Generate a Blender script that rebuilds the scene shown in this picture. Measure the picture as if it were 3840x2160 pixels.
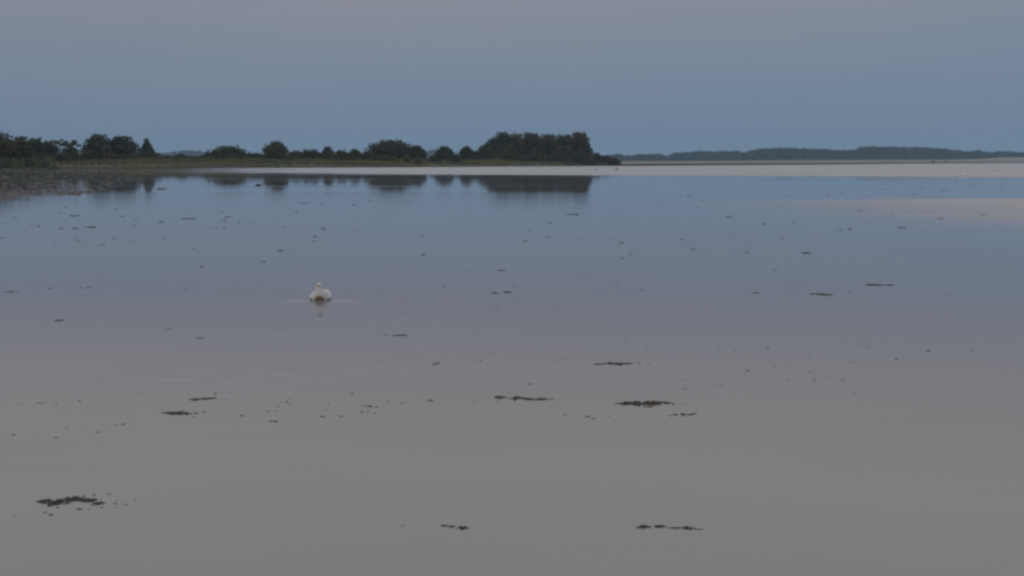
import bpy, math, random
import numpy as np
from mathutils import Vector, Matrix
R = math.radians
C = bpy.context.scene.collection
S = bpy.context.scene
for o in list(bpy.data.objects): bpy.data.objects.remove(o)

# ---------------------------------------------------------------- camera, sky, sun, exposure
F_PX, H_CAM, Y_HOR = 4117.0, 1.8, 603.0          # focal length in photo pixels, eye height, row of the horizon
TANP = (1080 - Y_HOR) / F_PX
PITCH = math.atan(TANP)
cam = bpy.data.cameras.new('camera')
cam.sensor_width = 36.0
cam.lens = 36.0 * F_PX / 3840.0
cam.clip_start, cam.clip_end = 0.05, 30000
camo = bpy.data.objects.new('camera', cam); C.objects.link(camo)
camo.location = (0, 0, H_CAM); camo.rotation_euler = (math.pi / 2 - PITCH, 0, 0)
S.camera = camo

S.render.engine = 'CYCLES'
S.view_settings.view_transform = 'Standard'; S.view_settings.look = 'None'
S.view_settings.exposure = 0.0; S.view_settings.gamma = 1.0; S.view_settings.use_curve_mapping = False
cy = S.cycles
cy.use_denoising = True
cy.max_bounces = 6; cy.diffuse_bounces = 2; cy.glossy_bounces = 3; cy.transmission_bounces = 2
cy.volume_bounces = 1; cy.transparent_max_bounces = 4
cy.caustics_reflective = False; cy.caustics_refractive = False
cy.sample_clamp_indirect = 3.0
cy.pixel_filter_type = 'BLACKMAN_HARRIS'; cy.filter_width = 2.8

W = bpy.data.worlds.new('World'); S.world = W; W.use_nodes = True
nt = W.node_tree; nt.nodes.clear(); N = nt.nodes; L = nt.links
SUN_EL, SUN_AZ = 3.0, 205.0                        # the afterglow stands low behind the camera
wout = N.new('ShaderNodeOutputWorld')
sky = N.new('ShaderNodeTexSky'); sky.sky_type = 'NISHITA'; sky.sun_disc = False
sky.sun_elevation = R(SUN_EL); sky.sun_rotation = R(SUN_AZ)
bg1 = N.new('ShaderNodeBackground'); bg1.inputs['Strength'].default_value = 0.008
L.new(sky.outputs[0], bg1.inputs[0])
tc = N.new('ShaderNodeTexCoord'); sep = N.new('ShaderNodeSeparateXYZ')
L.new(tc.outputs['Generated'], sep.inputs[0])
nz = N.new('ShaderNodeTexNoise'); nz.inputs['Scale'].default_value = 2.2; nz.inputs['Detail'].default_value = 3
mpn = N.new('ShaderNodeMapping'); mpn.inputs['Scale'].default_value = (1, 1, 7)
L.new(tc.outputs['Generated'], mpn.inputs[0]); L.new(mpn.outputs[0], nz.inputs[0])
def mathn(tree, op, a, b=None, c=None, clamp=False):
    n = tree.nodes.new('ShaderNodeMath'); n.operation = op; n.use_clamp = clamp
    for i, v in enumerate((a, b, c)):
        if v is None: continue
        if isinstance(v, (int, float)): n.inputs[i].default_value = v
        else: tree.links.new(v, n.inputs[i])
    return n.outputs[0]
wob = mathn(nt, 'MULTIPLY', mathn(nt, 'SUBTRACT', nz.outputs[0], 0.5), 0.05)
tilt = mathn(nt, 'MULTIPLY', sep.outputs[0], -0.03)          # the blue band stands a little higher to the right
elev = mathn(nt, 'ADD', mathn(nt, 'ADD', sep.outputs[2], wob), tilt)
cr = N.new('ShaderNodeValToRGB')
SKY = [(0.0, (.124, .197, .314)), (.035, (.138, .204, .311)), (.070, (.165, .216, .311)), (.105, (.190, .228, .304)),
       (.145, (.232, .238, .300)), (.26, (.38, .37, .40)), (.42, (.56, .54, .545)), (.65, (.56, .56, .56)), (1.0, (.45, .46, .49))]
els = cr.color_ramp.elements
while len(els) < len(SKY): els.new(0.5)
for e, (p, c) in zip(els, SKY): e.position = p; e.color = (*c, 1)
L.new(elev, cr.inputs[0])
bg2 = N.new('ShaderNodeBackground'); bg2.inputs['Strength'].default_value = 1.0
L.new(cr.outputs[0], bg2.inputs[0])
add = N.new('ShaderNodeAddShader'); L.new(bg1.outputs[0], add.inputs[0]); L.new(bg2.outputs[0], add.inputs[1])
L.new(add.outputs[0], wout.inputs[0])

sun = bpy.data.lights.new('sun', 'SUN'); sun.energy = 0.3; sun.angle = R(25); sun.color = (1, .82, .68)
so = bpy.data.objects.new('sun', sun); C.objects.link(so)
az = R(SUN_AZ)
sdir = Vector((math.sin(az) * math.cos(R(12)), math.cos(az) * math.cos(R(12)), math.sin(R(12))))
so.rotation_euler = sdir.to_track_quat('Z', 'Y').to_euler(); so.location = (0, -20, 30)

# ---------------------------------------------------------------- helpers
def ray(px, py):
    a, b = (px - 1920) / F_PX, -(py - 1080) / F_PX
    cp, sp = math.cos(PITCH), math.sin(PITCH)
    return Vector((a, cp + b * sp, -sp + b * cp))
def on_water(px, py):                              # where a spot of the photo lies on the water
    d = ray(px, py); t = -H_CAM / d.z
    return Vector((d.x * t, d.y * t, 0))
def at(px, py, Y):                                 # where a spot of the photo lies at distance Y
    d = ray(px, py); t = Y / d.y
    return Vector((d.x * t, Y, H_CAM + d.z * t))

def new_mat(name): 
    m = bpy.data.materials.new(name); m.use_nodes = True
    t = m.node_tree; b = t.nodes['Principled BSDF']
    return m, t, b
def noise_mat(name, cols, scale, rough=0.9, stretch=(1, 1, 1), detail=4, spec=0.2, coords='Object', bump=0.0):
    m, t, b = new_mat(name)
    co = t.nodes.new('ShaderNodeTexCoord'); mp = t.nodes.new('ShaderNodeMapping'); mp.inputs['Scale'].default_value = stretch
    n = t.nodes.new('ShaderNodeTexNoise'); n.inputs['Scale'].default_value = scale; n.inputs['Detail'].default_value = detail
    r = t.nodes.new('ShaderNodeValToRGB'); e = r.color_ramp.elements
    while len(e) < len(cols): e.new(.5)
    for i, c in enumerate(cols): e[i].position = .3 + .4 * i / max(1, len(cols) - 1); e[i].color = (*c, 1)
    t.links.new(co.outputs[coords], mp.inputs[0]); t.links.new(mp.outputs[0], n.inputs[0])
    t.links.new(n.outputs[0], r.inputs[0]); t.links.new(r.outputs[0], b.inputs['Base Color'])
    b.inputs['Roughness'].default_value = rough; b.inputs['Specular IOR Level'].default_value = spec
    if bump:
        bp = t.nodes.new('ShaderNodeBump'); bp.inputs['Strength'].default_value = bump
        t.links.new(n.outputs[0], bp.inputs['Height']); t.links.new(bp.outputs[0], b.inputs['Normal'])
    return m
def mesh_obj(name, V, Fc, mats, parent=None, mi=None, smooth=False):
    me = bpy.data.meshes.new(name)
    V = np.asarray(V, dtype=np.float32)
    me.from_pydata(V.tolist(), [], [list(f) for f in Fc]) if not isinstance(Fc, np.ndarray) else quads(me, V, Fc)
    for m in (mats if isinstance(mats, (list, tuple)) else [mats]): me.materials.append(m)
    if mi is not None: me.polygons.foreach_set('material_index', np.asarray(mi, dtype=np.int32))
    if smooth: me.polygons.foreach_set('use_smooth', [True] * len(me.polygons))
    me.update()
    o = bpy.data.objects.new(name, me); C.objects.link(o)
    if parent: o.parent = parent
    return o
def quads(me, V, Fc):
    k = Fc.shape[1]
    me.vertices.add(len(V)); me.vertices.foreach_set('co', V.ravel())
    me.loops.add(Fc.size); me.loops.foreach_set('vertex_index', Fc.ravel().astype(np.int32))
    me.polygons.add(len(Fc)); me.polygons.foreach_set('loop_start', np.arange(0, Fc.size, k, dtype=np.int32))
    me.update(calc_edges=True)
def tag(o, label=None, cat=None, group=None, kind=None):
    if label: o['label'] = label
    if cat: o['category'] = cat
    if group: o['group'] = group
    if kind: o['kind'] = kind
    return o
def empty(name, loc, rz=0):
    o = bpy.data.objects.new(name, None); C.objects.link(o); o.location = loc; o.rotation_euler = (0, 0, rz)
    o.empty_display_size = .1
    return o
def loft(path, seg=12):
    """path: (x, y, z, half width, half height); rings stand square to the path, capped at both ends."""
    P = [Vector(p[:3]) for p in path]; V = []; Fc = []
    for i, p in enumerate(path):
        d = (P[min(i + 1, len(P) - 1)] - P[max(i - 1, 0)]).normalized()
        side = Vector((1, 0, 0)) if abs(d.x) < .9 else Vector((0, 1, 0))
        up = d.cross(side); up.normalize(); side = up.cross(d).normalized()
        for k in range(seg):
            a = 2 * math.pi * k / seg
            V.append(P[i] + side * (p[3] * math.cos(a)) + up * (p[4] * math.sin(a)))
    for i in range(len(path) - 1):
        for k in range(seg):
            a, b = i * seg + k, i * seg + (k + 1) % seg
            Fc.append((a, b, b + seg, a + seg))
    Fc.append(tuple(range(seg - 1, -1, -1))); n = (len(path) - 1) * seg
    Fc.append(tuple(range(n, n + seg)))
    return [tuple(v) for v in V], Fc
def interp(x, pts):
    return float(np.interp(x, [p[0] for p in pts], [p[1] for p in pts]))

# ---------------------------------------------------------------- materials
M = {}
M['leaf_green'] = noise_mat('leaf_green', [(.055, .066, .026), (.080, .090, .036), (.105, .108, .044)], .45)
M['leaf_dark'] = noise_mat('leaf_dark', [(.042, .052, .024), (.062, .070, .031), (.085, .088, .038)], .45)
M['leaf_brown'] = noise_mat('leaf_brown', [(.058, .050, .026), (.082, .068, .034), (.11, .088, .044)], .5)
M['leaf_yellow'] = noise_mat('leaf_yellow', [(.09, .085, .03), (.15, .13, .05)], .5)
M['leaf_far'] = noise_mat('leaf_far', [(.030, .040, .032), (.050, .062, .045)], .03)
M['bark'] = noise_mat('bark', [(.05, .042, .034), (.10, .085, .07)], 3)
M['reed'] = noise_mat('reed', [(.045, .075, .038), (.085, .11, .055), (.15, .14, .07)], .06, stretch=(1, 2, 1))
M['grass'] = noise_mat('grass', [(.06, .082, .04), (.12, .125, .06), (.20, .175, .095)], .05, stretch=(1, 3, 6))
M['sand'] = noise_mat('sand', [(.22, .19, .15), (.32, .28, .22)], 1.5)
M['mud'] = noise_mat('mud', [(.03, .026, .024), (.07, .06, .052)], .8)
M['wall'] = noise_mat('wall_paint', [(.48, .43, .36), (.56, .50, .43)], 2)
M['roof'] = noise_mat('roof_tile', [(.12, .10, .09), (.20, .17, .15)], 3)
M['glass'] = new_mat('window_glass')[0]; M['glass'].node_tree.nodes['Principled BSDF'].inputs['Base Color'].default_value = (.02, .025, .03, 1)
M['glass'].node_tree.nodes['Principled BSDF'].inputs['Roughness'].default_value = .1
M['stone'] = noise_mat('stone', [(.07, .065, .06), (.16, .15, .14)], 1.2)
M['weed_black'] = noise_mat('weed_black', [(.014, .017, .018), (.040, .043, .038)], 18, rough=.45, spec=.5)
M['weed_olive'] = noise_mat('weed_olive', [(.022, .026, .018), (.060, .058, .036)], 18, rough=.5, spec=.4)
M['weed_rust'] = noise_mat('weed_rust', [(.045, .022, .010), (.095, .044, .020)], 25, rough=.5, spec=.4)
M['weed_brown'] = noise_mat('weed_brown', [(.035, .026, .016), (.085, .062, .038)], 9, rough=.6, spec=.35)
M['feather'] = noise_mat('feather_white', [(.80, .79, .77), (.88, .87, .86)], 14, rough=.8)
M['feather_grey'] = noise_mat('feather_greywhite', [(.60, .60, .60), (.74, .73, .72)], 16, rough=.85)
M['feather_dark'] = noise_mat('feather_dark', [(.012, .012, .014), (.03, .03, .032)], 12, rough=.6)
M['feather_brown'] = noise_mat('feather_brown', [(.10, .065, .04), (.20, .14, .09)], 22, rough=.8)
M['bill'] = noise_mat('bill_yellow', [(.42, .33, .12), (.50, .40, .18)], 30, rough=.5)
M['bill_orange'] = noise_mat('bill_orange', [(.45, .16, .05), (.52, .2, .07)], 30, rough=.5)
M['white_steel'] = noise_mat('white_steel', [(.60, .60, .60), (.66, .66, .66)], .2, rough=.5)

# land: grass with straw and sedge bands, dark mud and wrack along the water's edge (by height above the water)
def land_mat(name, cols, scale, stretch, mud_h):
    m = noise_mat(name, cols, scale, stretch=stretch, detail=5)
    t = m.node_tree; b = t.nodes['Principled BSDF']
    src = b.inputs['Base Color'].links[0].from_socket
    g = t.nodes.new('ShaderNodeNewGeometry'); sp = t.nodes.new('ShaderNodeSeparateXYZ'); t.links.new(g.outputs['Position'], sp.inputs[0])
    mr = t.nodes.new('ShaderNodeMapRange'); mr.inputs[1].default_value = mud_h; mr.inputs[2].default_value = mud_h * 1.35
    t.links.new(sp.outputs[2], mr.inputs[0])
    mx = t.nodes.new('ShaderNodeMix'); mx.data_type = 'RGBA'; mx.inputs[6].default_value = (.035, .028, .026, 1)
    t.links.new(mr.outputs[0], mx.inputs[0]); t.links.new(src, mx.inputs[7]); t.links.new(mx.outputs[2], b.inputs['Base Color'])
    return m
M['land'] = land_mat('marsh_ground', [(.055, .070, .038), (.11, .112, .058), (.19, .165, .10)], .035, (.5, 2.2, 3), .26)
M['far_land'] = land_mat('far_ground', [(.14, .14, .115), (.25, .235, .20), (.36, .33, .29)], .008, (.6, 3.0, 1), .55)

# ---------------------------------------------------------------- water
wm, t, b = new_mat('water_surface')
co = t.nodes.new('ShaderNodeTexCoord'); sp = t.nodes.new('ShaderNodeSeparateXYZ'); t.links.new(co.outputs['Object'], sp.inputs[0])
X, Y = sp.outputs[0], sp.outputs[1]
def wnoise(scale, stretch, detail=3, rough=.5):
    mp = t.nodes.new('ShaderNodeMapping'); mp.inputs['Scale'].default_value = stretch
    n = t.nodes.new('ShaderNodeTexNoise'); n.inputs['Scale'].default_value = scale; n.inputs['Detail'].default_value = detail; n.inputs['Roughness'].default_value = rough
    t.links.new(co.outputs['Object'], mp.inputs[0]); t.links.new(mp.outputs[0], n.inputs[0])
    return n.outputs[0]
def sstep(v, a, b_):
    mr = t.nodes.new('ShaderNodeMapRange'); mr.interpolation_type = 'SMOOTHSTEP'
    t.links.new(v, mr.inputs[0]); mr.inputs[1].default_value = a; mr.inputs[2].default_value = b_
    return mr.outputs[0]
def mth(op, a, b_=None, c=None, clamp=False): return mathn(t, op, a, b_, c, clamp)
# water body: pale silty shallows, mottled by the bottom
body = t.nodes.new('ShaderNodeValToRGB'); be = body.color_ramp.elements
be[0].position = .3; be[0].color = (.296, .285, .262, 1); be[1].position = .7; be[1].color = (.336, .322, .294, 1)
t.links.new(wnoise(.25, (.35, 1, 1), 4), body.inputs[0])
# sandy bottom near the camera; farther out reflected sky blue is painted in
sky_tint = t.nodes.new('ShaderNodeMix'); sky_tint.data_type = 'RGBA'
t.links.new(sstep(mth('ADD', Y, mth('MULTIPLY', mth('SUBTRACT', wnoise(.12, (.3, 1, 1), 3), .5), 8)), 6.0, 17), sky_tint.inputs[0])
t.links.new(body.outputs[0], sky_tint.inputs[6]); sky_tint.inputs[7].default_value = (.19, .205, .255, 1)
# weed lying just under the surface, in streaks, in the far shallows
und = mth('MULTIPLY', sstep(wnoise(1.0, (.10, .55, 1), 4, .65), .46, .66), sstep(Y, 45, 80))
bmx = t.nodes.new('ShaderNodeMix'); bmx.data_type = 'RGBA'
t.links.new(mth('MULTIPLY', und, .6), bmx.inputs[0]); t.links.new(sky_tint.outputs[2], bmx.inputs[6]); bmx.inputs[7].default_value = (.17, .125, .085, 1)
BMX = bmx.outputs[2]
b.inputs['IOR'].default_value = 1.333
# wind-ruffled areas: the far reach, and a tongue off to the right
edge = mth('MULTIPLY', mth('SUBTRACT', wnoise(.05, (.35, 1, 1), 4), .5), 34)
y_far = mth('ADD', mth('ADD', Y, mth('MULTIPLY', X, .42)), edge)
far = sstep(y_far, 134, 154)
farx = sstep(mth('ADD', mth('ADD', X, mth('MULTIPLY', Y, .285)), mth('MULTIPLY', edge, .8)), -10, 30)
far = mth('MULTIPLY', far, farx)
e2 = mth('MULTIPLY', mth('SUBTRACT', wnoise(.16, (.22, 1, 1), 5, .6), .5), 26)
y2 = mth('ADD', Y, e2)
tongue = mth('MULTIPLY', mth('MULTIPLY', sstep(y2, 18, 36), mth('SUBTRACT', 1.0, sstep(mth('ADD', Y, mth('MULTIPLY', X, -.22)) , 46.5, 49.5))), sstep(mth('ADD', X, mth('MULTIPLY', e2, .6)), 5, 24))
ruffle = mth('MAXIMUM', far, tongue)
near = mth('SUBTRACT', 1.0, sstep(mth('ADD', Y, mth('MULTIPLY', edge, .25)), 60, 66))      # glassy beyond, faintly stirred on this side
# reflected pale sky is painted into the colour of the ruffled water
sky_sheen = t.nodes.new('ShaderNodeMix'); sky_sheen.data_type = 'RGBA'
sheen_mask = mth('MAXIMUM', ruffle, mth('MULTIPLY', mth('SUBTRACT', 1.0, sstep(mth('ABSOLUTE', mth('SUBTRACT', mth('ADD', Y, mth('MULTIPLY', mth('ABSOLUTE', mth('ADD', X, 2.49)), .22)), 14.15)), .04, .16)), mth('MULTIPLY', mth('SUBTRACT', 1.0, sstep(mth('ABSOLUTE', mth('ADD', X, 2.49)), .2, .7)), .55)))  # ruffles, plus a paler line painted along the wake for reflected sky
t.links.new(sheen_mask, sky_sheen.inputs[0]); t.links.new(BMX, sky_sheen.inputs[6]); sky_sheen.inputs[7].default_value = (.42, .415, .42, 1)
t.links.new(sky_sheen.outputs[2], b.inputs['Base Color'])
rough = mth('ADD', mth('ADD', .008, mth('MULTIPLY', near, .034)), mth('MULTIPLY', ruffle, .34))
# thin stirred streaks in the glassy reach
strk = mth('MULTIPLY', mth('MULTIPLY', sstep(wnoise(1.0, (.022, .20, 1), 5, .7), .46, .66), sstep(Y, 55, 72)), .075)
rough = mth('ADD', rough, strk)
# fine wake lines beside the bird
wk = mth('ADD', mth('ABSOLUTE', mth('ADD', X, 2.49)), 0)
wl = mth('ABSOLUTE', mth('SUBTRACT', mth('ADD', Y, mth('MULTIPLY', wk, .22)), 14.15))
wake = mth('MULTIPLY', mth('SUBTRACT', 1.0, sstep(wl, .05, .20)), mth('SUBTRACT', 1.0, sstep(wk, .5, 1.4)))
stir = mth('SUBTRACT', 1.0, sstep(mth('SQRT', mth('ADD', mth('POWER', wk, 2.0), mth('POWER', mth('SUBTRACT', Y, 14.2), 2.0))), .25, .75))
rough = mth('ADD', mth('ADD', rough, mth('MULTIPLY', wake, .11)), mth('MULTIPLY', stir, .07))
t.links.new(rough, b.inputs['Roughness'])
# relief: almost still, long faint swell lines left of centre, ruffles where the wind touches
rings = mth('MULTIPLY', mth('SINE', mth('MULTIPLY', mth('ADD', Y, mth('MULTIPLY', wnoise(.8, (.5, 1, 1), 3), 1.1)), 24)), .0008)
gx = mth('SUBTRACT', 1.0, sstep(mth('ABSOLUTE', mth('ADD', X, 2.3)), .4, 1.9))
gy = mth('SUBTRACT', 1.0, sstep(mth('ABSOLUTE', mth('SUBTRACT', Y, 9.1)), .3, 1.1))
rings = mth('MULTIPLY', mth('MULTIPLY', rings, gx), gy)
calm = mth('MULTIPLY', wnoise(1.6, (.22, 1, 1), 4, .55), mth('ADD', .0017, mth('MULTIPLY', near, .0030)))
hgt = mth('ADD', mth('ADD', calm, rings), mth('MULTIPLY', mth('MULTIPLY', wnoise(2.2, (.4, 1, 1), 4), ruffle), .003))
bp = t.nodes.new('ShaderNodeBump'); bp.inputs['Strength'].default_value = 1.0; bp.inputs['Distance'].default_value = 1.0
t.links.new(hgt, bp.inputs['Height']); t.links.new(bp.outputs[0], b.inputs['Normal'])
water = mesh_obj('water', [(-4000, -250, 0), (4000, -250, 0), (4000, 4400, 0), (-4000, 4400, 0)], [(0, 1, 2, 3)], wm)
tag(water, kind='structure')

# ---------------------------------------------------------------- land on the left (the spit with the wood)
rng = random.Random(7); nr = np.random.default_rng(11)
SHORE = [(-500, 640), (0, 636), (150, 635.5), (185, 634.5), (215, 630.5), (560, 630.5), (960, 630), (1500, 627.5), (1900, 624.5), (2200, 622.6), (2300, 622), (2345, 621.5), (2372, 621)]
CREST = [(-500, 598), (0, 600), (300, 597), (700, 596.5), (1100, 598.5), (1500, 600), (2000, 600.5), (2180, 601.5), (2300, 608), (2372, 617)]
def shore_dist(px):
    return on_water(px, interp(px, SHORE)).y
def crest_h(px):
    Y0 = shore_dist(px) + 42
    return max(.25, H_CAM + (Y_HOR - interp(px, CREST)) / F_PX * Y0)
def land_z(px, Yd):
    s = Yd - shore_dist(px)
    if s < 0: return -.3
    hc = crest_h(px)
    base = float(np.interp(s, [0, .6, 1.5, 14, 42, 5000], [-.02, .2, .3, .3 + .45 * (hc - .3), hc, hc]))
    return base
def build_land():
    pxs = list(np.linspace(-1500, 2372, 210)); ss = [-3, 0, .6, 1.5, 4, 8, 14, 20, 28, 36, 42, 60, 90, 150, 300]
    V = []; Fc = []
    for i, px in enumerate(pxs):
        for s in ss:
            Yd = shore_dist(px) + s
            if i > 200 and s > 30: Yd = shore_dist(px) + 30 + (s - 30) * (209 - i) / 10.0
            p = at(px, 600, Yd)
            z = land_z(px, Yd) if s >= 0 else -.3
            if s > 1: z += rng.uniform(-.05, .07) * min(1, s / 10)
            wob = (0.9 * math.sin(px * .021) + .6 * math.sin(px * .057)) if 0 <= s <= 2 else 0
            V.append((p.x, Yd + wob, z))
    n = len(ss)
    for i in range(len(pxs) - 1):
        for j in range(n - 1):
            a = i * n + j; Fc.append((a, a + n, a + n + 1, a + 1))
    o = mesh_obj('land', V, Fc, M['land'], smooth=True); tag(o, kind='structure')
build_land()
def tufts(px0, px1, s0, s1, n, h0, h1, w, dens=None):
    V = []; Fc = []
    for k in range(n):
        px = rng.uniform(px0, px1); s = rng.uniform(s0, s1)
        Yd = shore_dist(px) + s; p = at(px, 600, Yd); z = land_z(px, Yd)
        h = rng.uniform(h0, h1) * (1 + .5 * math.sin(px * .013 + s * .4)); ww = w * rng.uniform(.6, 1.4)
        a = rng.uniform(0, math.pi); dx, dy = math.cos(a) * ww / 2, math.sin(a) * ww / 2
        lx = rng.uniform(-.3, .3) * h
        i = len(V); V += [(p.x - dx, Yd - dy, z - .05), (p.x + dx, Yd + dy, z - .05), (p.x + dx * .3 + lx, Yd + dy * .3, z + h)]
        Fc.append((i, i + 1, i + 2))
    return V, Fc
V, Fc = tufts(-300, 2330, 2.5, 48, 15000, .25, .65, .55)
tag(mesh_obj('grass', V, Fc, M['grass']), 'rough salt-marsh grass covering the low shore below the trees', 'grass', kind='stuff')
V, Fc = tufts(-300, 175, 1.2, 14, 3500, .8, 1.7, .5)
tag(mesh_obj('reeds', V, Fc, M['reed']), 'dark green reeds along the water at the left end of the shore', 'reeds', kind='stuff')
V, Fc = tufts(2120, 2300, 2, 14, 1500, .5, 1.2, .5)
tag(mesh_obj('reeds', V, Fc, M['reed']), 'grey-green reeds at the foot of the wood near the tip of the spit', 'reeds', kind='stuff')

# dark wrack and mud humps along the near left shore
def lump(cx, cy_, rx, ry, h, seg=8, jit=.25, r=rng):
    V = [(cx + rx * .15 * r.uniform(-1, 1), cy_, h)]; Fc = []
    for q, (f, z) in enumerate(((.55, .75), (1.0, 0.0))):
        for k in range(seg):
            a = 2 * math.pi * k / seg; j = 1 + r.uniform(-jit, jit)
            V.append((cx + rx * f * j * math.cos(a), cy_ + ry * f * j * math.sin(a), h * z * (1 + r.uniform(-.2, .2)) - (.01 if q else 0)))
    for k in range(seg):
        k2 = (k + 1) % seg
        Fc.append((0, 1 + k, 1 + k2)); Fc.append((1 + k, 1 + seg + k, 1 + seg + k2, 1 + k2))
    return V, Fc
def join(parts):
    V = []; Fc = []
    for v, f in parts:
        n = len(V); V += v; Fc += [tuple(i + n for i in q) for q in f]
    return V, Fc
for (px, py, w, h, lab) in [(85, 636.5, 150, .55, 'low dark mud hump at the foot of the leftmost reeds'),
                            (165, 634.5, 45, .45, 'small black mud point jutting into the water beyond the left reeds')]:
    p = on_water(px, py); ww = w / F_PX * p.y
    prt = [lump(p.x + ww * rng.uniform(-.5, .5), p.y + rng.uniform(-1.5, 1.5), ww * rng.uniform(.12, .28), 2.2, h * rng.uniform(.5, 1)) for _ in range(9)]
    tag(mesh_obj('mud_bank', *join(prt), M['mud'], smooth=True), lab, 'mud bank', 'mud banks on the left shore')
p = at(126, 598, 262)
prt = [lump(p.x + dx, 262 + rng.uniform(-2, 2), 1.6, 3, h, r=rng) for dx, h in ((-1.0, 2.9), (.0, 2.6), (.9, 2.3))]
tag(mesh_obj('sand_bank', *join(prt), M['sand'], smooth=True), 'pale sandy slope beside the leftmost dark trees', 'sand bank')
for (px, py, w, lab) in [(2338, 617, 16, 'larger dark boulder at the very tip of the wooded spit'), (2356, 619.5, 13, 'smaller dark boulder lying just off the tip of the spit')]:
    p = on_water(px, 621.8); ww = w / F_PX * p.y
    tag(mesh_obj('boulder', *lump(p.x, p.y + 1, ww / 2, .8, .5 if w > 14 else .35), M['stone'], smooth=True), lab, 'boulder', 'boulders at the tip of the spit')

# ---------------------------------------------------------------- trees
def leaf_cloud(blobs, n, size, shell=.55):
    """n leaf-clump faces spread through ellipsoid blobs (cx, cy, cz, rx, ry, rz)."""
    vol = np.array([bb[3] * bb[5] + .1 for bb in blobs]); vol = vol / vol.sum()
    idx = nr.choice(len(blobs), n, p=vol); B = np.array(blobs)[idx]
    d = nr.normal(size=(n, 3)); d /= np.linalg.norm(d, axis=1)[:, None]
    r = (shell + (1 - shell) * nr.random(n)) ** 1.0 * (1 + .12 * nr.normal(size=n))
    P = B[:, :3] + d * B[:, 3:6] * r[:, None]
    a = nr.normal(size=(n, 3)); a[:, 2] *= .6; a /= np.linalg.norm(a, axis=1)[:, None]
    c = nr.normal(size=(n, 3)); bb_ = np.cross(a, c); bb_ /= np.linalg.norm(bb_, axis=1)[:, None]
    s = size * (.6 + .8 * nr.random(n))[:, None]
    V = np.stack([P - a * s * .6, P + bb_ * s * .35, P + a * s * .6 + nr.normal(size=(n, 3)) * s * .1, P - bb_ * s * .35], 1).reshape(-1, 3)
    Fc = np.arange(4 * n).reshape(n, 4)
    return V, Fc
def crown_blobs(w, z0, z1, shape='round', depth=.8, k=16):
    """blobs filling a crown of width w between z0 and z1 in the tree's own space."""
    out = []; h = z1 - z0
    if shape == 'umbrella':
        for i in range(11):
            v = .70 + .30 * rng.random(); u = rng.uniform(-1, 1); rr = w * .15 * rng.uniform(.6, 1.2)
            out.append((u * (w / 2 - rr), rng.uniform(-.3, .3) * w, z0 + v * h - rr * .3, rr, rr, rr * .38))
        for i in range(4):
            rr = w * .10; out.append((rng.uniform(-.3, .4) * w, rng.uniform(-.2, .2) * w, z0 + h * rng.uniform(.3, .6), rr, rr, rr * .6))
        return out
    if shape == 'round': out += [(0, 0, z0 + h * .47, w * .43, w * .36, h * .46), (-w * .12, 0, z0 + h * .42, w * .36, w * .3, h * .42), (w * .12, 0, z0 + h * .42, w * .36, w * .3, h * .40)] * 2
    elif shape == 'tall': out += [(0, 0, z0 + h * .50, w * .43, w * .36, h * .48), (0, 0, z0 + h * .36, w * .45, w * .36, h * .36)] * 2
    else: out.append((0, 0, z0 + h * .45, w * .24, w * .22, h * .36))
    rr0 = min(w * .175, h * .32); rows = max(3, int(h / (rr0 * 1.15)))
    for a in range(rows):
        v = a / (rows - 1)
        if shape == 'round': half = math.sqrt(max(.06, 1 - (max(0, v - .2) / .93) ** 2.5))
        elif shape == 'cone': half = .18 + .82 * (1 - v) ** .9 if v > .12 else 1.0
        else: half = math.sqrt(max(.3, 1 - (max(0, v - .5) / .62) ** 3))
        span = max(0, half * w / 2 - rr0 * .8); cols = max(1, int(round(span * 2 / (rr0 * 1.05))) + 1)
        for c_ in range(cols):
            u = 0 if cols == 1 else (c_ / (cols - 1) * 2 - 1)
            rr = rr0 * rng.uniform(.78, 1.22) * (.8 if v > .9 else 1); rz = rr * rng.uniform(.85, 1.1)
            cz = z0 + rz * .8 + v * (h - 1.75 * rz) + rng.uniform(-.12, .10) * rr0
            for dy in (-.35, .35):
                out.append((u * span + rng.uniform(-.15, .15) * rr0, (dy + rng.uniform(-.15, .15)) * w * depth * half, min(cz, z1 - rz * .9), rr, rr, rz))
    return out
def tree(name, cat, px0, px1, top, Yd, label, mat, shape='round', base=None, gap=.12, dens=1.0, leaf=.55, group=None, extra=None):
    pc = (px0 + px1) / 2; w = (px1 - px0) / F_PX * Yd
    p = at(pc, 600, Yd); z0 = land_z(min(pc, 2372), Yd) - .1
    ztop = at(pc, top, Yd).z
    h = ztop - z0
    r = empty(name, (p.x, Yd, z0))
    bl = crown_blobs(w, h * gap, h, shape, k=int(10 + 8 * min(2.5, w / h * 1.3)))
    if extra: bl += extra(w, h)
    n = int(46 * dens * w * h * (.55 / leaf) ** 1.3 * (.35 if shape == 'umbrella' else 1)) + 220
    V, Fc = leaf_cloud(bl, n, leaf)
    mesh_obj('crown', V, Fc, M[mat], r)
    # trunk with limbs
    prt = []; tr = max(.12, h * .028)
    th = h * (.75 if shape != 'umbrella' else .85)
    lean = rng.uniform(-.04, .04) * h
    prt.append(loft([(0, 0, -.2, tr * 1.3, tr * 1.3), (lean * .3, 0, th * .35, tr, tr), (lean, 0, th, tr * .3, tr * .3)], 7))
    for q in range(5):
        bb = bl[rng.randrange(len(bl))]; f = rng.uniform(.2, .6)
        prt.append(loft([(lean * f, 0, th * f, tr * .45, tr * .45), ((lean * f + bb[0]) / 2, bb[1] / 2, (th * f + bb[2]) / 2 + .1, tr * .3, tr * .3), (bb[0], bb[1], bb[2], tr * .1, tr * .1)], 5))
    V, Fc = join(prt)
    mesh_obj('trunk' if cat == 'tree' else 'stem', V, Fc, M['bark'], r)
    return tag(r, label, cat, group)
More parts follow.
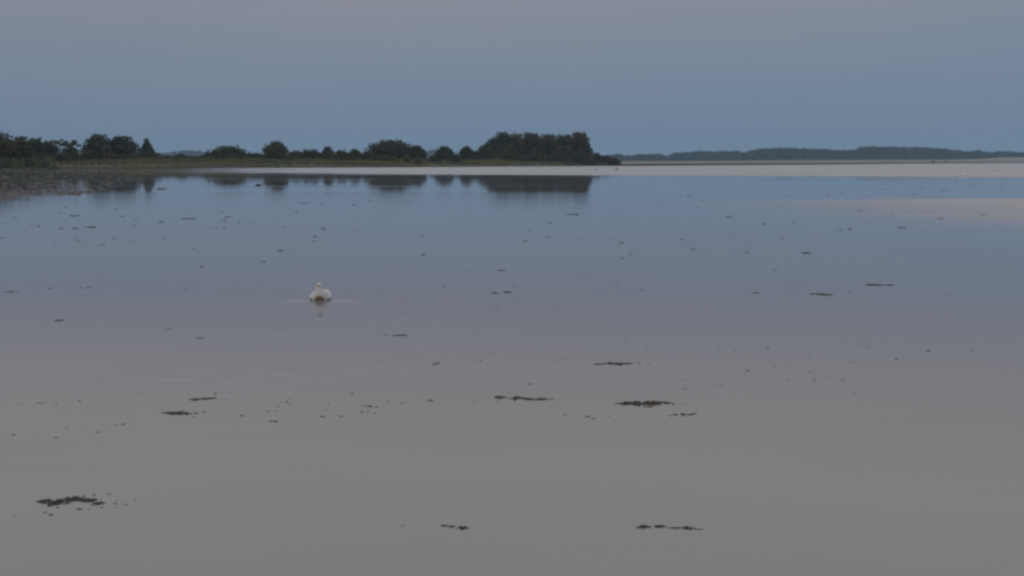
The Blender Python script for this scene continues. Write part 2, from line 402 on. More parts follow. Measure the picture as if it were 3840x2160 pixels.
G1 = 'trees at the left end of the shore'; G2 = 'trees strung along the low shore'; G3 = 'trees of the wood on the spit'
T = [  # name, cat, px0, px1, top, distance, label, material, shape, gap, dens, leaf, group
 ('tree', 'tree', -170, 84, 488, 238, 'tall brownish tree cut by the left picture edge, nearest of all trees', 'leaf_brown', 'round', .02, 1.5, .6, G1),
 ('tree', 'tree', 20, 112, 535, 244, 'squat brownish tree leaning out over the left reeds', 'leaf_brown', 'round', .0, 1.4, .5, G1),
 ('tree', 'tree', 45, 122, 511, 300, 'broad dark green tree just right of the tall brownish edge tree', 'leaf_green', 'round', .05, 1.4, .6, G1),
 ('tree', 'tree', 100, 172, 517, 306, 'dark green tree in the left clump, above the pale sandy slope', 'leaf_green', 'round', .05, 1.4, .6, G1),
 ('tree', 'tree', 145, 218, 530, 312, 'lower brown-green tree between left clump and thin-crowned tree', 'leaf_brown', 'round', .05, 1.3, .55, G1),
 ('tree', 'tree', 188, 268, 521, 330, 'thin-crowned tree with flat open top showing sky, beside the house', 'leaf_dark', 'umbrella', .1, .55, .5, G1),
 ('tree', 'tree', 245, 306, 524, 345, 'second thin-crowned flat tree, close left of the pale house', 'leaf_dark', 'umbrella', .1, .6, .5, G1),
 ('tree', 'tree', 232, 300, 548, 338, 'short rounded tree under the flat open crowns', 'leaf_dark', 'round', .0, 1.2, .5, G1),
 ('tree', 'tree', 322, 425, 502, 350, 'big domed tree right of the pale house, tallest of the left shore', 'leaf_dark', 'round', .1, 1.6, .6, G1),
 ('tree', 'tree', 400, 518, 510, 355, 'big domed dark tree, right half of the pair by the house', 'leaf_dark', 'round', .04, 1.6, .6, G1),
 ('tree', 'tree', 524, 582, 518, 345, 'pointed lone tree right of the big domed pair', 'leaf_dark', 'cone', .05, 1.5, .5, G1),
 ('tree', 'tree', 788, 928, 546, 345, 'low wide dome-shaped tree, first beyond the bluish far hills', 'leaf_dark', 'round', .0, 1.5, .5, G2),
 ('tree', 'tree', 990, 1083, 529, 345, 'round tree standing clear above the hedge, with a lumpy left side', 'leaf_green', 'round', .03, 1.5, .5, G2),
 ('tree', 'tree', 1205, 1255, 550, 350, 'small round-topped tree rising from the middle of the low hedge', 'leaf_brown', 'round', .02, 1.3, .5, G2),
 ('tree', 'tree', 1300, 1362, 558, 352, 'low rounded tree in the hedge, left of the great dome', 'leaf_dark', 'round', .0, 1.3, .5, G2),
 ('tree', 'tree', 1383, 1552, 522, 360, 'great broad dome of dark foliage in mid shore', 'leaf_dark', 'round', .0, 1.9, .6, G2),
 ('tree', 'tree', 1528, 1598, 544, 358, 'smaller dark tree leaning on the right flank of the great dome', 'leaf_dark', 'round', .0, 1.4, .5, G2),
 ('tree', 'tree', 1632, 1702, 547, 365, 'small round tree standing alone right of the great dome', 'leaf_dark', 'round', .05, 1.5, .5, G2),
 ('tree', 'tree', 1720, 1776, 546, 372, 'small round tree just left of the wood', 'leaf_dark', 'round', .02, 1.4, .5, G2),
 ('tree', 'tree', 1785, 1852, 543, 402, 'lowest tree at the sloping left end of the wood', 'leaf_brown', 'round', .0, 1.4, .5, G3),
 ('tree', 'tree', 1815, 1880, 518, 408, 'mid-height tree on the stepped left shoulder of the wood', 'leaf_dark', 'round', .0, 1.5, .55, G3),
 ('tree', 'tree', 1838, 1925, 494, 415, 'tall pointed-shouldered tree, leftmost of the high crowns of the wood', 'leaf_dark', 'round', .05, 1.6, .6, G3),
 ('tree', 'tree', 1895, 1975, 500, 418, 'tall tree second from left among the high crowns of the wood', 'leaf_green', 'tall', .03, 1.6, .6, G3),
 ('tree', 'tree', 1945, 2040, 496, 412, 'broad brown-green tree in the centre of the wood', 'leaf_brown', 'tall', .02, 1.7, .6, G3),
 ('tree', 'tree', 2015, 2095, 502, 415, 'tree just right of the wood centre with a level top', 'leaf_green', 'tall', .02, 1.6, .6, G3),
 ('tree', 'tree', 2070, 2155, 505, 410, 'dark tree in the slight dip before the right end of the wood', 'leaf_dark', 'tall', .02, 1.6, .6, G3),
 ('tree', 'tree', 2130, 2212, 495, 408, 'tall steep-sided tree closing the right end of the wood', 'leaf_brown', 'tall', .02, 1.8, .6, G3),
 ('tree', 'tree', 2165, 2222, 540, 404, 'lower dark tree hugging the right end of the wood', 'leaf_dark', 'tall', .0, 1.5, .55, G3),
 ('tree', 'tree', 1860, 1935, 540, 398, 'shorter brownish tree in front of the left high crowns of the wood', 'leaf_brown', 'tall', .0, 1.4, .55, G3),
 ('tree', 'tree', 1985, 2050, 552, 396, 'short tree at the front foot of the wood, centre', 'leaf_dark', 'round', .0, 1.4, .55, G3),
 ('tree', 'tree', 2080, 2150, 545, 396, 'olive front tree below the right crowns of the wood', 'leaf_brown', 'tall', .0, 1.4, .55, G3),
]
for (n_, c_, a, b_, tp, Yd, lab, mt, sh, gp, dn, lf, g) in T:
    tree(n_, c_, a, b_, tp, Yd, lab, mt, sh, gap=gp, dens=dn, leaf=lf, group=g)
GB = 'bushes along the shore'
B = [(120, 200, 572, 290, 'dark bush behind the pale sandy slope', 'leaf_brown'),
 (190, 300, 574, 300, 'low dark bush in front of the thin-crowned trees', 'leaf_dark'),
 (292, 360, 572, 310, 'low black-green bush at the foot of the pale house', 'leaf_dark'),
 (345, 450, 573, 312, 'brown-green thicket before the big domed pair', 'leaf_brown'),
 (440, 530, 578, 312, 'low brownish bush before the right half of the domed pair', 'leaf_brown'),
 (505, 600, 566, 325, 'spreading dark bush at the foot of the pointed tree', 'leaf_dark'),
 (600, 660, 583, 320, 'low bush below the bluish far hills, first after the pointed tree', 'leaf_brown'),
 (655, 705, 577, 322, 'dark rounded bush in the middle of the low gap', 'leaf_dark'),
 (700, 770, 585, 322, 'flat brown bush in the low gap', 'leaf_brown'),
 (755, 800, 575, 325, 'rusty bush touching the left side of the wide dome tree', 'leaf_brown'),
 (800, 930, 580, 318, 'brownish undershrub before the wide dome tree', 'leaf_brown'),
 (920, 995, 573, 330, 'dark low bush between the wide dome and the round tree', 'leaf_dark'),
 (985, 1095, 572, 325, 'dark bush wrapped around the foot of the round tree', 'leaf_dark'),
 (1080, 1140, 564, 345, 'left end of the low dark hedge, right of the round tree', 'leaf_brown'),
 (1115, 1215, 560, 345, 'long low hedge bush left of the small round-topped tree', 'leaf_dark'),
 (1200, 1262, 570, 335, 'purple-brown bush under the small round-topped tree', 'leaf_brown'),
 (1248, 1310, 562, 345, 'hedge bush right of the small round-topped tree', 'leaf_dark'),
 (1255, 1330, 578, 325, 'olive bush standing forward of the hedge', 'leaf_brown'),
 (1350, 1400, 566, 340, 'hedge bush touching the left side of the great dome', 'leaf_brown'),
 (1390, 1480, 580, 335, 'brown undershrub at the left foot of the great dome', 'leaf_brown'),
 (1455, 1490, 586, 325, 'leftmost of the three yellowish shrubs before the great dome', 'leaf_yellow'),
 (1512, 1540, 582, 325, 'brightest yellowish shrub, middle of the three before the great dome', 'leaf_yellow'),
 (1556, 1580, 588, 325, 'rightmost small yellowish shrub before the great dome', 'leaf_yellow'),
 (1606, 1645, 583, 345, 'low bush left of the lone small round tree', 'leaf_dark'),
 (1690, 1730, 580, 350, 'low brown bush between the two small round trees', 'leaf_brown'),
 (1760, 1805, 566, 372, 'bush filling the gap before the left end of the wood', 'leaf_brown'),
 (1800, 1870, 575, 390, 'reddish brown thicket at the left foot of the wood', 'leaf_brown'),
 (1870, 1970, 578, 390, 'dark thicket at the foot of the wood, left of centre', 'leaf_dark'),
 (1960, 2060, 572, 390, 'brownish thicket at the foot of the wood, centre', 'leaf_brown'),
 (2050, 2140, 575, 390, 'dark thicket at the foot of the wood, right of centre', 'leaf_dark'),
 (2130, 2225, 568, 390, 'dark thicket at the right foot of the wood', 'leaf_dark'),
 (2205, 2262, 572, 398, 'first bush stepping down from the right end of the wood', 'leaf_dark'),
 (2245, 2300, 581, 398, 'second bush stepping down toward the tip of the spit', 'leaf_brown'),
 (2280, 2325, 589, 396, 'last small bush at the tip of the spit', 'leaf_dark')]
for (a, b_, tp, Yd, lab, mt) in B:
    tree('bush', 'bush', a, b_, tp, Yd, lab, mt, 'round', gap=0, dens=1.5, leaf=.42, group=GB)

# house behind the trees
def box(x0, x1, y0, y1, z0, z1):
    V = [(x0, y0, z0), (x1, y0, z0), (x1, y1, z0), (x0, y1, z0), (x0, y0, z1), (x1, y0, z1), (x1, y1, z1), (x0, y1, z1)]
    return V, [(0, 3, 2, 1), (4, 5, 6, 7), (0, 1, 5, 4), (1, 2, 6, 5), (2, 3, 7, 6), (3, 0, 4, 7)]
hp = at(338, 597, 362)
hz = land_z(338, 362)
house = empty('house', (hp.x, 362, hz), R(8))
V = [(-3, 0, 0), (3, 0, 0), (3, 8, 0), (-3, 8, 0), (-3, 0, 3.0), (3, 0, 3.0), (3, 8, 3.0), (-3, 8, 3.0), (0, 0, 5.3), (0, 8, 5.3)]
Fc = [(0, 1, 5, 8, 4), (2, 3, 7, 9, 6), (1, 2, 6, 5), (3, 0, 4, 7)]
mesh_obj('wall', V, Fc, M['wall'], house)
V = []; Fc = []
for s in (-1, 1):
    i = len(V); n_ = Vector((s * 2.3, 0, 3.0)).normalized() * .15
    q = [(s * 3.35, -.35, 2.78), (s * 3.35, 8.35, 2.78), (0, 8.35, 5.36), (0, -.35, 5.36)]
    V += q + [(a + n_.x, b_, c + n_.z) for a, b_, c in q]
    Fc += [tuple(i + k for k in f) for f in ((0, 1, 2, 3), (7, 6, 5, 4), (0, 4, 5, 1), (1, 5, 6, 2), (2, 6, 7, 3), (3, 7, 4, 0))]
roof = mesh_obj('roof', V, Fc, M['roof'], house)
mesh_obj('chimney', *box(-.35, .35, 3.4, 4.1, 4.8, 6.2), M['roof'], roof)
for x_ in (-1.4, 1.4):
    mesh_obj('window', *box(x_ - .45, x_ + .45, -.04, .06, 1.0, 2.2), M['glass'], house)
tag(house, 'pale-walled house half hidden between the flat trees and the big dome', 'house')

# ---------------------------------------------------------------- far shore on the right and far hills
FSH = [(2340, 622.6), (2600, 620.5), (2800, 619), (3060, 617.5), (3400, 613.6), (3840, 611), (4600, 609)]
FBASE = [(2000, 606), (2400, 605.5), (2700, 603.5), (2900, 601.5), (3100, 600.5), (3400, 598.8), (3600, 597), (3700, 592), (3760, 586), (3840, 585), (4600, 584)]
def far_dist(px): return on_water(px, interp(px, FSH)).y
FOR_Y = 1950.0
def far_z(px, Yd):
    s = Yd - far_dist(px)
    zb = H_CAM + (Y_HOR - interp(px, FBASE)) / F_PX * 1800.0
    return float(np.interp(s, [0, 1.5, 3, 60, 1250, 6000], [-.05, .5, .62, .8, max(.9, zb), max(.9, zb)]))
V = []; Fc = []
pxs = list(np.linspace(2340, 5200, 120)); fr = [0, 1.5, 3, 15, 60, 150, 350, 700, 1250, 1800, 2400]
for px in pxs:
    for s in fr:
        Yd = far_dist(px) + s; p = at(px, 600, Yd); z = far_z(px, Yd)
        if s > 10: z += rng.uniform(-.12, .12)
        V.append((p.x, Yd, z))
n = len(fr)
for i in range(len(pxs) - 1):
    for j in range(n - 1):
        a = i * n + j; Fc.append((a, a + n, a + n + 1, a + 1))
tag(mesh_obj('far_shore', V, Fc, M['far_land'], smooth=True), kind='structure')
# ground behind everything, out to the horizon
V = []; Fc = []
for px in np.linspace(-2600, 6200, 80):
    for Yd in (1200 if px < 2345 else 2700, 2900, 3500, 4350):
        p = at(px, 600, Yd); V.append((p.x * (1 if abs(p.x) < 3900 else 3900 / abs(p.x)), Yd, 1.0))
for i in range(79):
    for j in range(3):
        a = i * 4 + j; Fc.append((a, a + 4, a + 5, a + 1))
tag(mesh_obj('far_ground', V, Fc, M['far_land']), kind='structure')

def forest(prof, Yd, zbase, label, leaf, tree_px, seed, dens=1.0, depth=120):
    r_ = random.Random(seed); blobs = []
    px = prof[0][0]
    while px < prof[-1][0]:
        top = interp(px, prof) + r_.uniform(0, 2.6)
        yy = Yd + r_.uniform(0, depth * .3)
        zt = at(px, top, yy).z; zb = zbase(px, yy)
        w = tree_px / F_PX * yy; x = at(px, 600, yy).x
        h = max(2, zt - zb)
        zc = zt
        while zc > zb:
            rz = min(w * .5, h * .35)
            blobs.append((x + r_.uniform(-.2, .2) * w, yy + (zt - zc) * -.6, zc - rz, w * .62, w * .7, rz)); zc -= rz * .9
        px += tree_px * r_.uniform(.45, .75)
    V, Fc = leaf_cloud(blobs, int(len(blobs) * 70 * dens), leaf, .5)
    V[:, 2] = np.maximum(V[:, 2], .2)
    return tag(mesh_obj('forest', V, Fc, M['leaf_far']), label, 'forest', kind='stuff')
PR1 = [(2290, 580), (2310, 577), (2330, 577), (2345, 583), (2380, 581), (2400, 579), (2430, 579), (2470, 577), (2485, 578), (2500, 585), (2512, 583), (2522, 574), (2560, 570), (2620, 567), (2660, 568), (2700, 568),
       (2712, 565), (2760, 565), (2768, 563), (2780, 571)]
PR2 = [(2780, 572), (2795, 568), (2820, 562), (2850, 558), (2920, 554), (2980, 556), (3060, 558), (3130, 562), (3215, 561), (3228, 550), (3280, 548), (3350, 551), (3450, 552), (3520, 556), (3600, 566), (3640, 567), (3665, 563),
       (3700, 569), (3722, 573), (3738, 567), (3790, 567), (3840, 573), (3900, 575), (4100, 566), (4500, 572)]
forest(PR1, 1950, lambda px, y: .9, 'lower bluish stretch of far forest, next to the wooded spit', 4.2, 15, 3, 1.1)
forest(PR2, 1900, far_z, 'long higher bluish forest ridge across the water on the right', 4.2, 15, 4, 1.1)
PL = [(588, 577), (640, 574), (655, 567), (668, 571), (690, 566), (715, 564), (745, 567), (770, 568), (800, 573), (960, 576), (1090, 578), (1300, 582), (1560, 580), (1600, 566), (1625, 562), (1650, 570), (1720, 574), (1830, 582)]
forest(PL, 2600, lambda px, y: 1.0, 'hazy blue far forest seen through the gaps between the shore trees', 6.5, 15, 5, .9)
V, Fc = [], []
prt = []
for (px, py, w) in [(3500, 606.5, 11), (3545, 607, 8)]:
    Yd = far_dist(px) + 30; p = at(px, 600, Yd); h = w / F_PX * Yd
    r = empty('bush', (p.x, Yd, far_z(px, Yd) - .1))
    v, f = leaf_cloud([(0, 0, h * .22, h * .5, h * .4, h * .3), (h * .3, 0, h * .15, h * .3, h * .3, h * .22)], 260, .5)
    mesh_obj('crown', v, f, M['leaf_dark'], r)
    mesh_obj('stem', *loft([(0, 0, -.1, .08, .08), (0, 0, h * .3, .03, .03)], 6), M['bark'], r)
    lab = {2590: 'wider of two dark bushes on the far shore near the spit', 2672: 'narrower of two dark bushes on the far shore near the spit',
           3500: 'larger dark bush on the far right shore below the forest ridge', 3545: 'smaller dark bush on the far right shore below the forest ridge'}[px]
    tag(r, lab, 'bush', 'bushes on the far shore')

# wind turbines above the far trees
def turbine(px, hub_y, Yd, blade_px, ang, label):
    hub = at(px, hub_y, Yd); Lb = blade_px / F_PX * Yd; k = Lb / 20
    r = empty('wind_turbine', (hub.x, Yd, 1.0))
    h = hub.z - 1
    mesh_obj('tower', *loft([(0, 0, 0, 1.7 * k, 1.7 * k), (0, 0, h * .5, 1.3 * k, 1.3 * k), (0, 0, h - .8 * k, .9 * k, .9 * k)], 12), M['white_steel'], r, smooth=True)
    mesh_obj('nacelle', *loft([(0, 4.2 * k, h, .8 * k, .9 * k), (0, 3 * k, h, 1.2 * k, 1.3 * k), (0, -1 * k, h, 1.2 * k, 1.3 * k), (0, -1.8 * k, h, .8 * k, .8 * k)], 10), M['white_steel'], r, smooth=True)
    mesh_obj('hub', *loft([(0, -1.8 * k, h, .9 * k, .9 * k), (0, -2.8 * k, h, .8 * k, .8 * k), (0, -3.5 * k, h, .2 * k, .2 * k)], 10), M['white_steel'], r, smooth=True)
    for q in range(3):
        a = R(ang + 120 * q); dx, dz = math.sin(a), math.cos(a)
        st = []
        for f, wd in ((.02, .5), (.12, .95), (.3, 1.0), (.65, .65), (1, .15)):
            st.append((dx * Lb * f, -2.5 * k, h + dz * Lb * f, wd * k, .35 * k * (1 - .7 * f)))
        V, Fc = loft(st, 8)
        mesh_obj('blade', V, Fc, M['white_steel'], r, smooth=True)
    tag(r, label, 'wind turbine', 'wind turbines beyond the far woods')
turbine(2831, 547, 3700, 22, -62, 'pale wind turbine whose blades show above the far forest ridge')
turbine(2772, 552, 4100, 15, 20, 'fainter smaller wind turbine left of the one above the forest ridge')
turbine(757, 546, 3900, 14, 5, 'faint wind turbine beyond the low gap left of the wide dome tree')

# ---------------------------------------------------------------- birds
def gull():
    p = on_water(1203, 1122)
    r = empty('water_bird', (p.x, p.y, 0), R(4))
    # one continuous body: tail, back, breast, neck, head (faces the camera)
    path = [(0, .30, .070, .012, .006), (0, .25, .070, .045, .018), (0, .16, .062, .095, .055), (0, .06, .045, .125, .085), (0, -.03, .040, .130, .095), (0, -.09, .055, .112, .088),
            (0, -.120, .095, .078, .060), (0, -.132, .130, .058, .044), (0, -.132, .160, .042, .036), (0, -.138, .186, .031, .031), (0, -.152, .206, .032, .031), (0, -.184, .208, .023, .022), (0, -.198, .205, .010, .010)]
    V, Fc = loft(path, 18); mesh_obj('body', V, Fc, M['feather_grey'], r, smooth=True)
    mesh_obj('bill', *loft([(0, -.188, .205, .012, .012), (0, -.217, .200, .009, .009), (0, -.238, .190, .003, .004)], 8), M['bill'], r, smooth=True)
    for s in (-1, 1):
        w = mesh_obj('wing', *loft([(s * .098, -.10, .030, .012, .018), (s * .120, -.05, .030, .020, .030), (s * .118, .06, .038, .020, .034), (s * .085, .19, .070, .016, .030), (s * .03, .32, .086, .008, .010)], 12), M['feather_grey'], r, smooth=True)
        mesh_obj('wing_tip', *loft([(s * .108, -.11, .003, .008, .003), (s * .120, -.07, .005, .016, .007), (s * .120, .0, .005, .018, .007), (s * .105, .10, .004, .010, .004)], 10), M['feather_dark'], w, smooth=True)
        mesh_obj('eye', *loft([(s * .024, -.172, .214, .001, .001), (s * .0285, -.172, .214, .004, .004), (s * .031, -.172, .214, .001, .001)], 6), M['feather_dark'], r)
    mesh_obj('breast', *loft([(0, -.150, -.01, .062, .030), (0, -.160, .012, .066, .030), (0, -.155, .040, .052, .030), (0, -.145, .068, .024, .022)], 12), M['feather_brown'], r, smooth=True)
    tag(r, 'white water bird with brownish breast, largest and nearest bird on the water', 'bird')
gull()
def swan(px, py, width_px, label, side=1, black=False, name='swan', cat='swan', group='white birds on the far water'):
    p = on_water(px, py); Ls = width_px / F_PX * p.y; k = Ls / 1.15
    r = empty(name, (p.x, p.y, 0), R(rng.uniform(-15, 15)) + (0 if side > 0 else math.pi))
    m1 = M['feather_dark'] if black else M['feather']
    path = [(.58, 0, .22, .02, .02), (.46, 0, .20, .08, .09), (.25, 0, .16, .17, .17), (0, 0, .14, .20, .20), (-.25, 0, .14, .17, .17), (-.40, 0, .18, .09, .10)]
    if black: path += [(-.47, 0, .26, .055, .055), (-.50, 0, .33, .055, .055), (-.56, 0, .34, .05, .045), (-.60, 0, .33, .02, .02)]
    else: path += [(-.47, 0, .25, .06, .06), (-.45, 0, .33, .05, .05), (-.36, 0, .40, .045, .045), (-.25, 0, .41, .05, .045), (-.16, 0, .37, .045, .035), (-.10, 0, .34, .02, .02)]   # neck folded on the back
    P = [(a * k, b_ * k, c * k, d * k, e * k) for a, b_, c, d, e in path]
    mesh_obj('body', *loft(P, 10), m1, r, smooth=True)
    e = path[-1]
    bs = -1 if black else 1
    mesh_obj('bill', *loft([((e[0] - bs * .01) * k, 0, e[2] * k, .016 * k, .014 * k), ((e[0] + bs * .07) * k, 0, (e[2] - .03) * k, .008 * k, .006 * k)], 6), M['bill' if black else 'bill_orange'], r)
    for s in (-1, 1):
        mesh_obj('wing', *loft([(-.22 * k, s * .12 * k, .22 * k, .03 * k, .08 * k), (0, s * .17 * k, .24 * k, .04 * k, .12 * k), (.3 * k, s * .12 * k, .24 * k, .03 * k, .08 * k), (.55 * k, s * .03 * k, .26 * k, .01 * k, .02 * k)], 8), m1, r, smooth=True)
    if black: r.scale = (1, 1, .6)
    tag(r, label, cat, group)
SW = [(3612, 658, 27, 'left one of the two bright white swans on the ruffled water', 1), (3735, 658, 22, 'right one of the two bright white swans on the ruffled water', -1),
 (3565, 627, 18, 'small white far swan, left in the row before the far shore', 1), (3592, 627, 15, 'far white swan tight beside its neighbour, left of that pair', -1),
 (3609, 627, 15, 'far white swan tight beside its neighbour, right of that pair', 1), (3498, 627, 12, 'faint far swan standing apart left of the far row', 1),
 (3742, 626, 11, 'faint far swan left beside the last far swan on the right', -1), (3769, 626, 16, 'last white far swan toward the right picture edge', 1),
 (3682, 625, 10, 'faintest far swan between the far pair and the last far swans', 1), (3145, 627, 13, 'lone white far swan below the middle of the forest ridge', -1),
 (2998, 625, 11, 'lone far swan below the left part of the forest ridge', 1), (2700, 625, 13, 'lone far white swan below the low far forest, off the spit', -1),
 (1912, 629, 14, 'white far swan close to the shore in front of the wood', 1)]
for (a, b_, w, lab, s) in SW: swan(a, b_, w, lab, s)
swan(2313, 636, 18, 'dark duck on the pale water off the tip of the spit', 1, True, 'duck', 'duck', 'dark ducks on the water')
swan(2234, 637, 13, 'smaller dark duck left of the one off the spit tip', -1, True, 'duck', 'duck', 'dark ducks on the water')
swan(970, 695, 27, 'dark duck on the calm water below the round tree', -1, True, 'duck', 'duck', 'dark ducks on the water')

# ---------------------------------------------------------------- seaweed
M['weed_wet'] = noise_mat('weed_wet', [(.07, .072, .068), (.13, .13, .125)], 10, rough=.22, spec=.5)
WM = ['weed_black', 'weed_olive', 'weed_rust', 'weed_brown', 'weed_wet']
def frond(cx, cy_, cz, ln, wd, th, ang, r_):
    """a small bent blade with thickness: 6 points round the rim, one above and one below."""
    ca, sa = math.cos(ang), math.sin(ang); V = []; bend = r_.uniform(-.35, .35) * ln
    rim = [(-1, 0), (-.45, .8), (.4, 1), (1, .1), (.45, -.9), (-.5, -.75)]
    for (u, v) in rim:
        x = u * ln / 2; y = v * wd / 2 * r_.uniform(.7, 1.2) + bend * (u * u - .4) * .5
        V.append((cx + x * ca - y * sa, cy_ + x * sa + y * ca, cz + th * r_.uniform(-.1, .35)))
    V.append((cx, cy_, cz + th)); V.append((cx, cy_, cz - th * .5))
    Fc = [(6, i, (i + 1) % 6) for i in range(6)] + [(7, (i + 1) % 6, i) for i in range(6)]
    return V, Fc
def weed(px, py, w, tone, r_, thick=1.0, slope=0.0, rust=None, mats=(0, 1)):
    p = on_water(px, py); D = p.y; Wd = w / F_PX * D
    dep = Wd * (.30 + .1 * tone) * thick            # depth along the view: foreshortened on screen
    dep = min(dep, .09 * D * D / H_CAM / 14 + .03)
    n = {0: 4, 1: 7, 2: 12, 3: 18, 4: 22}[tone]; n = int(n * max(1, w / 32)); n = min(int(n * (1.5 if py > 1250 else 1)), 300)
    V = []; Fc = []; mi = []
    base = Wd / max(2.4, (n ** .5) * .95)
    for k in range(n):
        u = max(-1, min(1, r_.gauss(0, .42))); v = r_.gauss(0, .40)
        ln = base * r_.uniform(.6, 1.6); wd = ln * r_.uniform(.16, .36)
        if tone == 0: ln *= .8; wd *= .45
        th = max(.003, min(.019, ln * .16)) * (1.25 if tone >= 3 else .8 if tone else .5)
        cx = u * (Wd / 2 - ln * .25); env = 1 - .5 * abs(u)
        cy_ = v * dep * env * .5 + slope * cx
        f = frond(cx, cy_, th * .3, ln, wd, th, r_.gauss(0, .38), r_)
        i0 = len(V); V += f[0]; Fc += [tuple(i + i0 for i in q) for q in f[1]]
        m = mats[0] if r_.random() < .65 else mats[1]
        if tone == 0 or (tone == 1 and r_.random() < .7) or (abs(u) > .5 and r_.random() < .45): m = 4
        if rust and rust[0] < u < rust[1] and r_.random() < .75: m = 2
        mi += [m] * len(f[1])
    return p, V, Fc, mi
def weed_obj(name, lobes, r_):
    """several overlapping lobes of fronds making one floating raft; lobes: (px, py, w, tone, thick, slope, rust, mats)"""
    o0 = on_water(sum(l[0] for l in lobes) / len(lobes), sum(l[1] for l in lobes) / len(lobes))
    V = []; Fc = []; mi = []
    for l in lobes:
        p, v, f, m = weed(*l[:4], r_, *l[4:]); i0 = len(V)
        V += [(a + p.x - o0.x, b_ + p.y - o0.y, c) for a, b_, c in v]; Fc += [tuple(i + i0 for i in q) for q in f]; mi += m
    o = mesh_obj(name, V, Fc, [M[x] for x in WM], mi=mi); o.location = o0
    return o
GR = 'seaweed rafts floating on the near water'
